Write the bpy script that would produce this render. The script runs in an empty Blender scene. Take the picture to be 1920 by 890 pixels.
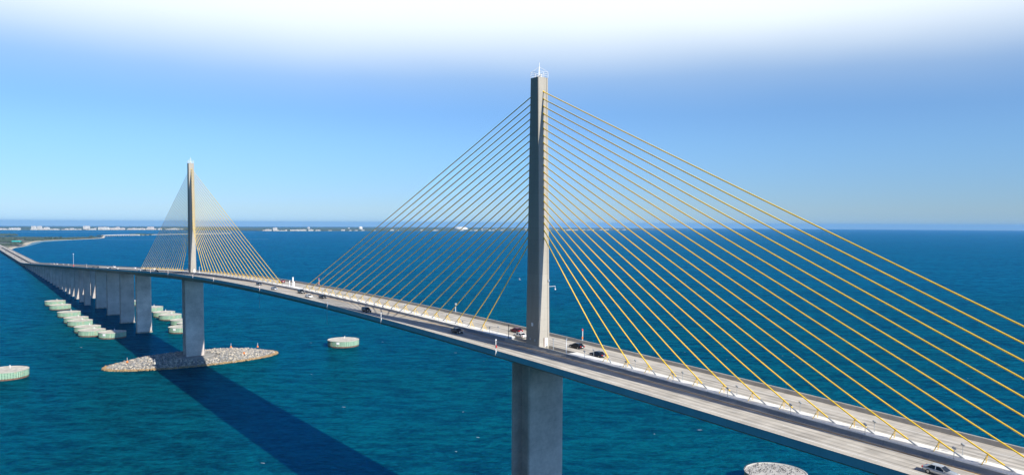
import bpy, bmesh, math, random
from mathutils import Vector, Matrix, noise
R = math.radians
C = bpy.context.scene.collection
scn = bpy.context.scene

# ------------------------------------------------------------------ camera
CAM = Vector((156.977, -126.097, 92.701))
cd = bpy.data.cameras.new('camera'); cam = bpy.data.objects.new('camera', cd); C.objects.link(cam)
cd.sensor_fit = 'HORIZONTAL'; cd.sensor_width = 36.0; cd.lens = 1400.3 / 1920 * 36
cd.shift_y = 43.69 / 1920; cd.clip_start = 1.0; cd.clip_end = 90000
yaw, pitch, roll = R(143.234), R(-2.84), R(0.261)
f = Vector((math.cos(pitch) * math.cos(yaw), math.cos(pitch) * math.sin(yaw), math.sin(pitch)))
r_ = Vector((math.sin(yaw), -math.cos(yaw), 0)); u_ = r_.cross(f)
r2 = r_ * math.cos(roll) + u_ * math.sin(roll); u2 = -r_ * math.sin(roll) + u_ * math.cos(roll)
m = Matrix((r2, u2, -f)).transposed().to_4x4(); m.translation = CAM
cam.matrix_world = m; scn.camera = cam

# ------------------------------------------------------------------ light
SUN = Vector((1.60, 0.197, 1.0)).normalized()          # direction towards the sun
EL = math.asin(SUN.z); AZ = math.atan2(SUN.x, SUN.y)
sl = bpy.data.lights.new('sun', 'SUN'); sl.energy = 5.0; sl.angle = R(0.53); sl.color = (1.0, 0.93, 0.80)
so = bpy.data.objects.new('sun', sl); C.objects.link(so)
so.rotation_euler = SUN.to_track_quat('Z', 'Y').to_euler(); so.location = (0, 0, 400)
w = bpy.data.worlds.new('World'); scn.world = w; w.use_nodes = True
nt = w.node_tree; N = nt.nodes; L = nt.links; N.clear()
out = N.new('ShaderNodeOutputWorld'); bg = N.new('ShaderNodeBackground'); bg.inputs[1].default_value = 0.06
sky = N.new('ShaderNodeTexSky'); sky.sky_type = 'NISHITA'; sky.sun_disc = False
sky.sun_elevation = EL; sky.sun_rotation = AZ; sky.altitude = 90; sky.air_density = 1.0; sky.dust_density = 0.0; sky.ozone_density = 3.0
tc = N.new('ShaderNodeTexCoord'); sx = N.new('ShaderNodeSeparateXYZ'); L.new(tc.outputs['Generated'], sx.inputs[0])
mx = N.new('ShaderNodeMath'); mx.operation = 'MAXIMUM'; mx.inputs[1].default_value = 0.018; L.new(sx.outputs[2], mx.inputs[0])
cb = N.new('ShaderNodeCombineXYZ'); L.new(sx.outputs[0], cb.inputs[0]); L.new(sx.outputs[1], cb.inputs[1]); L.new(mx.outputs[0], cb.inputs[2])
L.new(cb.outputs[0], sky.inputs[0])
tint = N.new('ShaderNodeMix'); tint.data_type = 'RGBA'; tint.blend_type = 'MULTIPLY'; tint.inputs[0].default_value = 1
L.new(sky.outputs[0], tint.inputs[6])
tr = N.new('ShaderNodeValToRGB'); L.new(sx.outputs[2], tr.inputs[0]); e = tr.color_ramp; e.interpolation = 'EASE'
e.elements[0].position = 0.0; e.elements[0].color = (.62, .90, 1.50, 1); e.elements[1].position = .12; e.elements[1].color = (.80, 1.14, 1.62, 1)
q = e.elements.new(.25); q.color = (.80, 1.25, 1.62, 1); q = e.elements.new(.5); q.color = (.58, .82, 1.25, 1); q = e.elements.new(.85); q.color = (.24, .40, .80, 1); L.new(tr.outputs[0], tint.inputs[7])
# white fade added to the upper sky as a cloud-like bank: a soft edged layer between about 9 and 40 degrees up, only over the northern side
nz = N.new('ShaderNodeTexNoise'); nz.inputs['Scale'].default_value = 2.2; nz.inputs['Detail'].default_value = 3
mp = N.new('ShaderNodeMapping'); mp.inputs['Scale'].default_value = (1, 1, 3); L.new(tc.outputs['Generated'], mp.inputs[0]); L.new(mp.outputs[0], nz.inputs[0])
ns = N.new('ShaderNodeMath'); ns.operation = 'MULTIPLY_ADD'; ns.inputs[1].default_value = 0.026; L.new(nz.outputs[0], ns.inputs[0])
sb = N.new('ShaderNodeMath'); sb.operation = 'SUBTRACT'; sb.inputs[1].default_value = 0.013; L.new(sx.outputs[2], sb.inputs[0]); L.new(sb.outputs[0], ns.inputs[2])
ram = N.new('ShaderNodeValToRGB'); L.new(ns.outputs[0], ram.inputs[0])
e = ram.color_ramp; e.interpolation = 'B_SPLINE'
e.elements[0].position = 0.140; e.elements[0].color = (0, 0, 0, 1)
e.elements[1].position = 0.275; e.elements[1].color = (1, 1, 1, 1)
for p_, v_ in ((.186, .17), (.214, .48), (.245, .88), (.36, 1), (.46, 0)):
    q = e.elements.new(p_); q.color = (v_, v_, v_, 1)
cl = N.new('ShaderNodeMix'); cl.data_type = 'RGBA'; cl.inputs[7].default_value = (12.5, 13.6, 14.4, 1)
dt = N.new('ShaderNodeVectorMath'); dt.operation = 'DOT_PRODUCT'; dt.inputs[1].default_value = (-.8, .6, 0); L.new(tc.outputs['Generated'], dt.inputs[0])
am = N.new('ShaderNodeMapRange'); am.inputs[1].default_value = .15; am.inputs[2].default_value = .55; L.new(dt.outputs['Value'], am.inputs[0])
cm = N.new('ShaderNodeMath'); cm.operation = 'MULTIPLY'; L.new(ram.outputs[0], cm.inputs[0]); L.new(am.outputs[0], cm.inputs[1]); L.new(cm.outputs[0], cl.inputs[0]); L.new(tint.outputs[2], cl.inputs[6]); az = N.new('ShaderNodeVectorMath'); az.operation = 'DOT_PRODUCT'; az.inputs[1].default_value = (.99, .12, 0); L.new(tc.outputs['Generated'], az.inputs[0])
am1 = N.new('ShaderNodeMapRange'); am1.interpolation_type = 'SMOOTHSTEP'; am1.inputs[1].default_value = .1; am1.inputs[2].default_value = .95; am1.inputs[3].default_value = 1.0; am1.inputs[4].default_value = 2.1; L.new(az.outputs['Value'], am1.inputs[0])
am2 = N.new('ShaderNodeMapRange'); am2.interpolation_type = 'SMOOTHSTEP'; am2.inputs[1].default_value = -.1; am2.inputs[2].default_value = -.65; am2.inputs[3].default_value = 1.0; am2.inputs[4].default_value = .45; L.new(sx.outputs[1], am2.inputs[0])
am3 = N.new('ShaderNodeMath'); am3.operation = 'MULTIPLY'; L.new(am1.outputs[0], am3.inputs[0]); L.new(am2.outputs[0], am3.inputs[1])
au = N.new('ShaderNodeMix'); au.data_type = 'RGBA'; au.blend_type = 'MULTIPLY'; au.inputs[0].default_value = 1; L.new(cl.outputs[2], au.inputs[6]); L.new(am3.outputs[0], au.inputs[7])   # added gain on unseen sky: brighter sunward, dimmed southward for darker shaded faces
L.new(au.outputs[2], bg.inputs[0]); L.new(bg.outputs[0], out.inputs[0])
scn.view_settings.view_transform = 'Standard'; scn.view_settings.look = 'None'
scn.view_settings.exposure = 0.45; scn.view_settings.gamma = 1.0; scn.view_settings.use_curve_mapping = False
scn.cycles.max_bounces = 6; scn.cycles.volume_bounces = 0; scn.cycles.caustics_reflective = False; scn.cycles.caustics_refractive = False

# ------------------------------------------------------------------ materials
def mat(name):
    m = bpy.data.materials.new(name); m.use_nodes = True
    return m, m.node_tree.nodes, m.node_tree.links, m.node_tree.nodes['Principled BSDF']
def plain(name, col, rough=0.6, metal=0.0, spec=0.5, var=0.0, scale=3.0):
    m, N, L, b = mat(name)
    b.inputs['Base Color'].default_value = (*col, 1); b.inputs['Roughness'].default_value = rough
    b.inputs['Metallic'].default_value = metal; b.inputs['Specular IOR Level'].default_value = spec
    if var:
        t = N.new('ShaderNodeTexCoord'); n = N.new('ShaderNodeTexNoise'); n.inputs['Scale'].default_value = scale; n.inputs['Detail'].default_value = 5
        L.new(t.outputs['Object'], n.inputs[0]); mr = N.new('ShaderNodeMapRange'); mr.inputs[1].default_value = .3; mr.inputs[2].default_value = .7
        mr.inputs[3].default_value = 1 - var; mr.inputs[4].default_value = 1 + var; L.new(n.outputs[0], mr.inputs[0])
        x = N.new('ShaderNodeMix'); x.data_type = 'RGBA'; x.blend_type = 'MULTIPLY'; x.inputs[0].default_value = 1
        x.inputs[6].default_value = (*col, 1); L.new(mr.outputs[0], x.inputs[7]); L.new(x.outputs[2], b.inputs['Base Color'])
    return m
def concrete(name, col, var=0.22, scale=0.35, seam=None, seam_axis=2, stain=0.0, streak=False):
    """weathered concrete: big blotches, fine grain, casting joints every `seam` metres"""
    m, N, L, b = mat(name)
    b.inputs['Roughness'].default_value = 0.85; b.inputs['Specular IOR Level'].default_value = 0.25
    t = N.new('ShaderNodeTexCoord')
    mp = N.new('ShaderNodeMapping'); L.new(t.outputs['Object'], mp.inputs[0])
    if streak: mp.inputs['Scale'].default_value = (1, 1, .12)
    n1 = N.new('ShaderNodeTexNoise'); n1.inputs['Scale'].default_value = scale; n1.inputs['Detail'].default_value = 6; n1.inputs['Roughness'].default_value = .6; L.new(mp.outputs[0], n1.inputs[0])
    n2 = N.new('ShaderNodeTexNoise'); n2.inputs['Scale'].default_value = scale * 9; n2.inputs['Detail'].default_value = 4; L.new(t.outputs['Object'], n2.inputs[0])
    a = N.new('ShaderNodeMath'); a.operation = 'MULTIPLY_ADD'; a.inputs[1].default_value = .35; L.new(n2.outputs[0], a.inputs[0]); L.new(n1.outputs[0], a.inputs[2])
    mr = N.new('ShaderNodeMapRange'); mr.inputs[1].default_value = .42; mr.inputs[2].default_value = .92; mr.inputs[3].default_value = 1 - var; mr.inputs[4].default_value = 1 + var * .7
    L.new(a.outputs[0], mr.inputs[0]); last = mr.outputs[0]
    if seam:
        s = N.new('ShaderNodeSeparateXYZ'); L.new(t.outputs['Object'], s.inputs[0])
        d = N.new('ShaderNodeMath'); d.operation = 'DIVIDE'; d.inputs[1].default_value = seam; L.new(s.outputs[seam_axis], d.inputs[0])
        fr = N.new('ShaderNodeMath'); fr.operation = 'FRACT'; L.new(d.outputs[0], fr.inputs[0])
        lt = N.new('ShaderNodeMath'); lt.operation = 'LESS_THAN'; lt.inputs[1].default_value = .12 / seam; L.new(fr.outputs[0], lt.inputs[0])
        fl = N.new('ShaderNodeMath'); fl.operation = 'FLOOR'; L.new(d.outputs[0], fl.inputs[0])
        wn = N.new('ShaderNodeTexWhiteNoise'); wn.noise_dimensions = '1D'; L.new(fl.outputs[0], wn.inputs['W'])
        k = N.new('ShaderNodeMath'); k.operation = 'MULTIPLY_ADD'; k.inputs[1].default_value = .10; k.inputs[2].default_value = .95; L.new(wn.outputs[0], k.inputs[0])
        g = N.new('ShaderNodeMath'); g.operation = 'MULTIPLY'; L.new(last, g.inputs[0]); L.new(k.outputs[0], g.inputs[1])
        h = N.new('ShaderNodeMath'); h.operation = 'MULTIPLY_ADD'; h.inputs[1].default_value = -.09; L.new(lt.outputs[0], h.inputs[0]); L.new(g.outputs[0], h.inputs[2]); last = h.outputs[0]
    x = N.new('ShaderNodeMix'); x.data_type = 'RGBA'; x.blend_type = 'MULTIPLY'; x.inputs[0].default_value = 1
    x.inputs[6].default_value = (*col, 1); L.new(last, x.inputs[7]); L.new(x.outputs[2], b.inputs['Base Color'])
    return m

M = {}
M['pylon'] = concrete('pylon concrete', (.37, .345, .30), .17, .30, seam=3.05, streak=True)
M['pier'] = concrete('pier concrete', (.56, .49, .44), .34, .12, seam=3.6)
M['footing'] = plain('tide stained footing', (.30, .27, .22), .9, var=.4, scale=.7)
M['pier_far'] = concrete('approach pier concrete', (.46, .41, .38), .25, .12, seam=6.0)
M['edge'] = concrete('blue green edge beam', (.13, .45, .55), .16, .12, seam=3.66, seam_axis=0)  # edge beam given a blue green base colour
M['girder'] = concrete('girder concrete', (.30, .29, .27), .22, .2, seam=3.66, seam_axis=0)
M['girder_far'] = concrete('approach girder concrete', (.27, .27, .26), .2, .2, seam=3.66, seam_axis=0)
M['parapet'] = concrete('pale parapet concrete', (.56, .52, .46), .14, .5, seam=3.66, seam_axis=0)
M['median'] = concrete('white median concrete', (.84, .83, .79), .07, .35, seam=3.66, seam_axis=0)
M['medwall'] = concrete('shade toned median wall concrete', (.34, .36, .38), .2, .4, seam=3.66, seam_axis=0)  # median sides darker than the slab: their shade is put into the colour
M['yellow'] = plain('yellow cable paint', (.95, .62, .045), .38, var=.10, scale=.4)
M['yellow_strut'] = plain('yellow steel paint', (.80, .52, .07), .45)
M['white'] = plain('white paint', (.80, .80, .80), .5)
M['white_line'] = plain('white road paint', (.66, .65, .62), .7, var=.2, scale=.7)
M['yellow_line'] = plain('yellow road paint', (.50, .27, .05), .7, var=.25, scale=.7)
M['galv'] = plain('galvanised steel', (.42, .45, .48), .4, .5)
M['dark'] = plain('dark metal', (.04, .045, .055), .5)
M['red'] = plain('red paint', (.55, .03, .03), .5)
M['orange'] = plain('orange paint', (.80, .22, .03), .6)
M['tyre'] = plain('tyre rubber', (.015, .015, .015), .8)
M['rim'] = plain('alloy rim', (.45, .46, .48), .3, .7)
M['glass'] = plain('tinted car glass', (.012, .018, .025), .08, 0, .8)
M['lamp'] = plain('headlamp lens', (.75, .76, .78), .15, .3)
M['tail'] = plain('tail lamp lens', (.55, .02, .02), .25)
M['cap'] = plain('dolphin cap concrete', (.58, .55, .48), .85, var=.28, scale=.35)
M['cap_guano'] = plain('dropping stained cap concrete', (.52, .51, .48), .85, var=.16, scale=.7)
M['rust'] = plain('rusty waterline band', (.16, .085, .055), .9, var=.35, scale=.8)
M['bark'] = plain('bark', (.12, .09, .06), .9)
M['leaf'] = plain('dark coastal foliage', (.045, .075, .035), .8, var=.35, scale=.2)
M['sand'] = plain('pale beach sand', (.55, .49, .38), .95, var=.15, scale=.02)
M['shoal'] = plain('shallow sandbar', (.10, .24, .33), .9, var=.12, scale=.01)
M['asphalt'] = plain('asphalt', (.10, .10, .105), .9, var=.2, scale=.05)
M['bwall'] = plain('white stucco wall', (.80, .76, .70), .85, var=.06, scale=.02)
M['bwall2'] = plain('cream stucco wall', (.80, .69, .60), .85, var=.06, scale=.02)
M['broof'] = plain('pale flat roof', (.52, .48, .44), .9)
M['bwin'] = plain('dark window band', (.12, .15, .19), .3)  # window strips in one even dark base colour
M['teal'] = plain('teal metal roof', (.02, .48, .46), .5)
M['foam'] = plain('white foam', (.72, .76, .78), .9)
M['bird_dark'] = plain('dark feathers', (.035, .035, .04), .8)
M['bird_pale'] = plain('grey white feathers', (.55, .55, .56), .8)
M['beak'] = plain('beak', (.6, .32, .05), .6)

def road_mat(name, col, dark):
    """grooved concrete deck: joints across, tyre tracks and oil staining along each lane"""
    m, N, L, b = mat(name)
    b.inputs['Roughness'].default_value = .9; b.inputs['Specular IOR Level'].default_value = .2
    t = N.new('ShaderNodeTexCoord'); s = N.new('ShaderNodeSeparateXYZ'); L.new(t.outputs['Object'], s.inputs[0])
    mp = N.new('ShaderNodeMapping'); mp.inputs['Scale'].default_value = (.035, .9, 1); L.new(t.outputs['Object'], mp.inputs[0])
    n1 = N.new('ShaderNodeTexNoise'); n1.inputs['Scale'].default_value = 1.3; n1.inputs['Detail'].default_value = 6; n1.inputs['Roughness'].default_value = .65; L.new(mp.outputs[0], n1.inputs[0])
    n2 = N.new('ShaderNodeTexNoise'); n2.inputs['Scale'].default_value = .25; n2.inputs['Detail'].default_value = 6; L.new(t.outputs['Object'], n2.inputs[0])
    def M_(op, a, bb=None, c=None):
        k = N.new('ShaderNodeMath'); k.operation = op
        for i, v in enumerate((a, bb, c)):
            if v is None: continue
            if isinstance(v, (int, float)): k.inputs[i].default_value = v
            else: L.new(v, k.inputs[i])
        return k.outputs[0]
    ay = M_('ABSOLUTE', s.outputs[1])
    lane = M_('ABSOLUTE', M_('SUBTRACT', M_('FRACT', M_('DIVIDE', M_('SUBTRACT', ay, 3.1), 3.65)), .5))     # 0 lane centre .. .5 edge
    trk = M_('SMOOTH_MIN', M_('ABSOLUTE', M_('SUBTRACT', lane, .24)), .12, .05)                              # 0 at wheel path
    trk = M_('MULTIPLY', M_('SUBTRACT', .12, trk), 1.4)
    inl = M_('MULTIPLY', M_('GREATER_THAN', ay, 3.1), M_('LESS_THAN', ay, 10.4))
    trk = M_('MULTIPLY', trk, inl)
    jo = M_('LESS_THAN', M_('FRACT', M_('DIVIDE', s.outputs[0], 3.66)), .035)
    seg = N.new('ShaderNodeTexWhiteNoise'); seg.noise_dimensions = '1D'; L.new(M_('FLOOR', M_('DIVIDE', s.outputs[0], 3.66)), seg.inputs['W'])
    v = M_('MULTIPLY_ADD', n1.outputs[0], 1.15, .42)
    v = M_('MULTIPLY_ADD', M_('SUBTRACT', n2.outputs[0], .5), .75, v)
    v = M_('SUBTRACT', v, M_('MULTIPLY', trk, 1.9))
    v = M_('SUBTRACT', v, M_('MULTIPLY', jo, .20))
    v = M_('MULTIPLY_ADD', seg.outputs[0], .07, M_('SUBTRACT', v, .035))
    x = N.new('ShaderNodeMix'); x.data_type = 'RGBA'; x.blend_type = 'MULTIPLY'; x.inputs[0].default_value = 1
    x.inputs[6].default_value = (*col, 1); L.new(v, x.inputs[7]); L.new(x.outputs[2], b.inputs['Base Color'])
    return m
M['road'] = road_mat('deck road concrete', (.50, .47, .42), .2)
M['road_far'] = road_mat('approach road concrete', (.44, .42, .39), .2)

def dolphin_mat():
    m, N, L, b = mat('pale green sheet pile grid')
    b.inputs['Roughness'].default_value = .7
    t = N.new('ShaderNodeTexCoord'); s = N.new('ShaderNodeSeparateXYZ'); L.new(t.outputs['Object'], s.inputs[0])
    at = N.new('ShaderNodeMath'); at.operation = 'ARCTAN2'; L.new(s.outputs[1], at.inputs[0]); L.new(s.outputs[0], at.inputs[1])
    def M_(op, a, bb=None, c=None):
        k = N.new('ShaderNodeMath'); k.operation = op
        for i, v in enumerate((a, bb, c)):
            if v is None: continue
            if isinstance(v, (int, float)): k.inputs[i].default_value = v
            else: L.new(v, k.inputs[i])
        return k.outputs[0]
    a = M_('FRACT', M_('MULTIPLY', at.outputs[0], 52 / 6.2832)); z = M_('FRACT', M_('MULTIPLY', s.outputs[2], 1.15))
    cell = M_('MULTIPLY', M_('LESS_THAN', a, .5), M_('LESS_THAN', z, .5))
    n = N.new('ShaderNodeTexNoise'); n.inputs['Scale'].default_value = .5; n.inputs['Detail'].default_value = 5; L.new(t.outputs['Object'], n.inputs[0])
    x = N.new('ShaderNodeMix'); x.data_type = 'RGBA'; L.new(M_('MULTIPLY', cell, .9), x.inputs[0])
    x.inputs[6].default_value = (.27, .42, .30, 1); x.inputs[7].default_value = (.05, .12, .10, 1)
    r = N.new('ShaderNodeMix'); r.data_type = 'RGBA'; L.new(M_('MULTIPLY', M_('GREATER_THAN', n.outputs[0], .60), .5), r.inputs[0])
    L.new(x.outputs[2], r.inputs[6]); r.inputs[7].default_value = (.42, .38, .24, 1); L.new(r.outputs[2], b.inputs['Base Color'])
    return m
M['sheet'] = dolphin_mat()

def rock_mat():
    m, N, L, b = mat('broken grey limestone rock')
    b.inputs['Roughness'].default_value = .95
    g = N.new('ShaderNodeNewGeometry'); r = N.new('ShaderNodeValToRGB'); L.new(g.outputs['Random Per Island'], r.inputs[0])
    e = r.color_ramp; e.elements[0].color = (.14, .14, .14, 1); e.elements[1].color = (.58, .52, .43, 1)
    q = e.elements.new(.5); q.color = (.28, .28, .28, 1); q = e.elements.new(.8); q.color = (.42, .37, .30, 1)
    L.new(r.outputs[0], b.inputs['Base Color']); return m
M['rock'] = rock_mat()
M['rock_wet'] = plain('wet ochre rock at the waterline', (.32, .22, .11), .7, var=.35, scale=.6)
M['rock_base'] = plain('island rubble', (.25, .24, .22), .95, var=.3, scale=.5)

def water_mat():
    m, N, L, b = mat('bay water')
    t = N.new('ShaderNodeTexCoord')
    # waves: crests lie roughly across the view, two trains and small chop
    def wn(sc, stretch, ang, det, rg=.55):
        mp = N.new('ShaderNodeMapping'); mp.inputs['Rotation'].default_value = (0, 0, ang); L.new(t.outputs['Object'], mp.inputs[0])
        m2 = N.new('ShaderNodeMapping'); m2.inputs['Scale'].default_value = (1, stretch, 1); L.new(mp.outputs[0], m2.inputs[0])
        n = N.new('ShaderNodeTexNoise'); n.inputs['Scale'].default_value = sc; n.inputs['Detail'].default_value = det; n.inputs['Roughness'].default_value = rg; n.inputs['Distortion'].default_value = .25
        L.new(m2.outputs[0], n.inputs[0]); return n
    n1 = wn(.16, .36, R(40), 4, .58); n2 = wn(.55, .5, R(31), 5, .65); n3 = wn(1.5, .5, R(44), 3); big = wn(.0045, .5, R(20), 4); big2 = wn(.020, .30, R(48), 4)
    b1 = N.new('ShaderNodeBump'); b1.inputs['Strength'].default_value = 1; b1.inputs['Distance'].default_value = 5.0; L.new(n1.outputs[0], b1.inputs['Height'])
    b2 = N.new('ShaderNodeBump'); b2.inputs['Strength'].default_value = 1; b2.inputs['Distance'].default_value = 2.6; L.new(n2.outputs[0], b2.inputs['Height']); L.new(b1.outputs[0], b2.inputs['Normal'])
    b3 = N.new('ShaderNodeBump'); b3.inputs['Strength'].default_value = 1; b3.inputs['Distance'].default_value = .35; L.new(n3.outputs[0], b3.inputs['Height']); L.new(b2.outputs[0], b3.inputs['Normal'])
    # body colour: green where the bay is turbid, bluer elsewhere (drifting patches of the water itself); light on crests and shade in troughs painted into the colour
    mr = N.new('ShaderNodeMapRange'); mr.inputs[1].default_value = .42; mr.inputs[2].default_value = .60; L.new(big.outputs[0], mr.inputs[0])
    x = N.new('ShaderNodeMix'); x.data_type = 'RGBA'; L.new(mr.outputs[0], x.inputs[0])
    x.inputs[6].default_value = (.0006, .077, .100, 1); x.inputs[7].default_value = (.0008, .078, .084, 1)
    vd = N.new('ShaderNodeVectorMath'); vd.operation = 'DISTANCE'; vd.inputs[1].default_value = (60, -60, 0); L.new(t.outputs['Object'], vd.inputs[0])
    md = N.new('ShaderNodeMapRange'); md.interpolation_type = 'SMOOTHSTEP'; md.inputs[1].default_value = 330; md.inputs[2].default_value = 1500; L.new(vd.outputs['Value'], md.inputs[0])
    xd = N.new('ShaderNodeMix'); xd.data_type = 'RGBA'; L.new(md.outputs[0], xd.inputs[0]); L.new(x.outputs[2], xd.inputs[6]); xd.inputs[7].default_value = (.0006, .094, .150, 1); x = xd   # bluer base colour further out
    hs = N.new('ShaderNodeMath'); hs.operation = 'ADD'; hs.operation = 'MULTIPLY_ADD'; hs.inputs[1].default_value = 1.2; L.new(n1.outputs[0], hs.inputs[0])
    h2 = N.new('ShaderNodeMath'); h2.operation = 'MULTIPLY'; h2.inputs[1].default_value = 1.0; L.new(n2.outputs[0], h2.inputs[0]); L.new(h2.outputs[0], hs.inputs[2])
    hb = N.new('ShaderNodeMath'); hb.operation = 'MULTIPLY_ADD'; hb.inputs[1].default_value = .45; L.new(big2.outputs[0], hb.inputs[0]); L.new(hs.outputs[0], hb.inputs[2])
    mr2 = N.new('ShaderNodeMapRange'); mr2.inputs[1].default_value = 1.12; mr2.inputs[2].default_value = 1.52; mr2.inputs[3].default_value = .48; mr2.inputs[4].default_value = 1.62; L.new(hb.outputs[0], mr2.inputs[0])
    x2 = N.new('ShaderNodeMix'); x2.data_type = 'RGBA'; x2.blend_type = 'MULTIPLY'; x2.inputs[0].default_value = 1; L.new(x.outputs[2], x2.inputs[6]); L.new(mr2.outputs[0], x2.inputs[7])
    # upwelling light from the turbid water body under a tinted reflecting surface
    N.remove(b); o = N['Material Output']
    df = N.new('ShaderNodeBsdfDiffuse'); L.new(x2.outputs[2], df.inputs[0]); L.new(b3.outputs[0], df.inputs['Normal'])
    gl = N.new('ShaderNodeBsdfGlossy'); gl.inputs[0].default_value = (.004, .38, 1.0, 1); gl.inputs['Roughness'].default_value = .16; L.new(b3.outputs[0], gl.inputs['Normal'])
    fr = N.new('ShaderNodeFresnel'); fr.inputs[0].default_value = 1.33; L.new(b3.outputs[0], fr.inputs['Normal'])
    mn = N.new('ShaderNodeMath'); mn.operation = 'MINIMUM'; mn.inputs[1].default_value = .42; L.new(fr.outputs[0], mn.inputs[0])
    ms = N.new('ShaderNodeMixShader'); L.new(mn.outputs[0], ms.inputs[0]); L.new(df.outputs[0], ms.inputs[1]); L.new(gl.outputs[0], ms.inputs[2]); L.new(ms.outputs[0], o.inputs[0])
    return m
M['water'] = water_mat()

def land_mat():
    m, N, L, b = mat('coastal scrub and sandy ground')
    b.inputs['Roughness'].default_value = .95
    t = N.new('ShaderNodeTexCoord'); n = N.new('ShaderNodeTexNoise'); n.inputs['Scale'].default_value = .012; n.inputs['Detail'].default_value = 8; n.inputs['Roughness'].default_value = .7; L.new(t.outputs['Object'], n.inputs[0])
    r = N.new('ShaderNodeValToRGB'); L.new(n.outputs[0], r.inputs[0]); e = r.color_ramp
    e.elements[0].position = .42; e.elements[0].color = (.05, .085, .04, 1); e.elements[1].position = .66; e.elements[1].color = (.36, .31, .23, 1)
    q = e.elements.new(.54); q.color = (.13, .14, .08, 1); L.new(r.outputs[0], b.inputs['Base Color']); return m
M['land'] = land_mat()
M['far_land'] = plain('far wooded land', (.05, .08, .045), .95, var=.3, scale=.004)

# ------------------------------------------------------------------ mesh helpers
def obj(name, bm, material, parent=None, loc=None, smooth=False):
    me = bpy.data.meshes.new(name); bm.normal_update(); bm.to_mesh(me); bm.free()
    if isinstance(material, (list, tuple)):
        for k in material: me.materials.append(k)
    elif material: me.materials.append(material)
    if smooth:
        for p in me.polygons: p.use_smooth = True
    o = bpy.data.objects.new(name, me); C.objects.link(o)
    if parent: o.parent = parent
    if loc: o.location = loc
    return o
def thing(name, label, cat, loc=(0, 0, 0), rotz=0, group=None):
    o = bpy.data.objects.new(name, None); C.objects.link(o); o.empty_display_size = .5
    o.location = loc; o.rotation_euler = (0, 0, rotz); o['label'] = label; o['category'] = cat
    if group: o['group'] = group
    return o
def tag(o, label, cat, group=None):
    o['label'] = label; o['category'] = cat
    if group: o['group'] = group
    return o
def kind(o, k): o['kind'] = k; return o
def dup(root, loc, rotz, label=None, group=None, swap=None):
    r = root.copy(); C.objects.link(r); r.location = loc; r.rotation_euler = (0, 0, rotz)
    if label: r['label'] = label
    if group: r['group'] = group
    for ch in list(root.children):
        c = ch.copy(); C.objects.link(c); c.parent = r
        if swap and ch.name.split('.')[0] in swap:
            c.data = ch.data.copy(); c.data.materials[0] = swap[ch.name.split('.')[0]]
        for g in ch.children:
            d = g.copy(); C.objects.link(d); d.parent = c
    return r
def box(bm, c, s, rz=0, ry=0, bev=0):
    mt = Matrix.Translation(c) @ Matrix.Rotation(rz, 4, 'Z') @ Matrix.Rotation(ry, 4, 'Y') @ Matrix.Diagonal((s[0], s[1], s[2], 1))
    g = bmesh.ops.create_cube(bm, size=1, matrix=mt)
    if bev: bmesh.ops.bevel(bm, geom=list({e for v in g['verts'] for e in v.link_edges}), offset=bev, segments=2, affect='EDGES')
def tube(bm, a, b, ra, rb=None, n=8, caps=True):
    a = Vector(a); b = Vector(b); rb = ra if rb is None else rb; d = b - a; q = d.to_track_quat('Z', 'Y').to_matrix().to_4x4()
    bmesh.ops.create_cone(bm, cap_ends=caps, segments=n, radius1=ra, radius2=rb, depth=d.length, matrix=Matrix.Translation((a + b) / 2) @ q)
def loft(bm, rings, close=True, cap=True):
    vs = [[bm.verts.new(p) for p in r] for r in rings]; n = len(rings[0])
    for i in range(len(vs) - 1):
        for j in range(n if close else n - 1):
            k = (j + 1) % n
            bm.faces.new((vs[i][j], vs[i][k], vs[i + 1][k], vs[i + 1][j]))
    if cap and close:
        bm.faces.new(vs[0][::-1]); bm.faces.new(vs[-1])
    bmesh.ops.recalc_face_normals(bm, faces=bm.faces[:])

def zdeck(x):
    if x > 180: return zdeck(180) - .035 * (x - 180)
    if x >= -461:
        s = x + 183.; return 61.953 - .887e-4 * s * s + .085e-9 * s ** 4 + 1.138e-3 * s
    z = 55.28 - .04 * (-461 - x)
    if z < 9: z = 5.5 + max(0, z - 2) ** 2 / 14.0 if z > 2 else 5.5
    return z
REARTH = 7.4e6
def drop(x, y): return ((x - 157) ** 2 + (y + 126) ** 2) / (2 * REARTH)
def prism(name, pts, z0, z1, material, parent=None, sub=None):
    """a flat topped patch of ground that follows the earth's curve"""
    bm = bmesh.new()
    top = [bm.verts.new((x, y, z1 - drop(x, y))) for x, y in pts]; f_ = bm.faces.new(top)
    r = bmesh.ops.extrude_face_region(bm, geom=[f_]); vs = [g for g in r['geom'] if isinstance(g, bmesh.types.BMVert)]
    for v in top: v.co.z += (z0 - z1)
    bmesh.ops.recalc_face_normals(bm, faces=bm.faces[:])
    return obj(name, bm, material, parent)

# ------------------------------------------------------------------ water
bm = bmesh.new()
radii = [0, 60, 150, 300, 500, 800, 1200, 1800, 2600, 3600, 5000, 6800, 9000, 11500, 14500, 18000, 22000, 26000, 30000, 34000, 38000, 42000]
NS = 240; rings = []
for r in radii[1:]:
    rings.append([bm.verts.new((157 + r * math.cos(2 * math.pi * k / NS), -126 + r * math.sin(2 * math.pi * k / NS), -r * r / (2 * REARTH))) for k in range(NS)])
c0 = bm.verts.new((157, -126, 0))
for k in range(NS): bm.faces.new((c0, rings[0][k], rings[0][(k + 1) % NS]))
for i in range(len(rings) - 1):
    for k in range(NS): bm.faces.new((rings[i][k], rings[i + 1][k], rings[i + 1][(k + 1) % NS], rings[i][(k + 1) % NS]))
kind(obj('water', bm, M['water'], smooth=True), 'structure')

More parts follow.
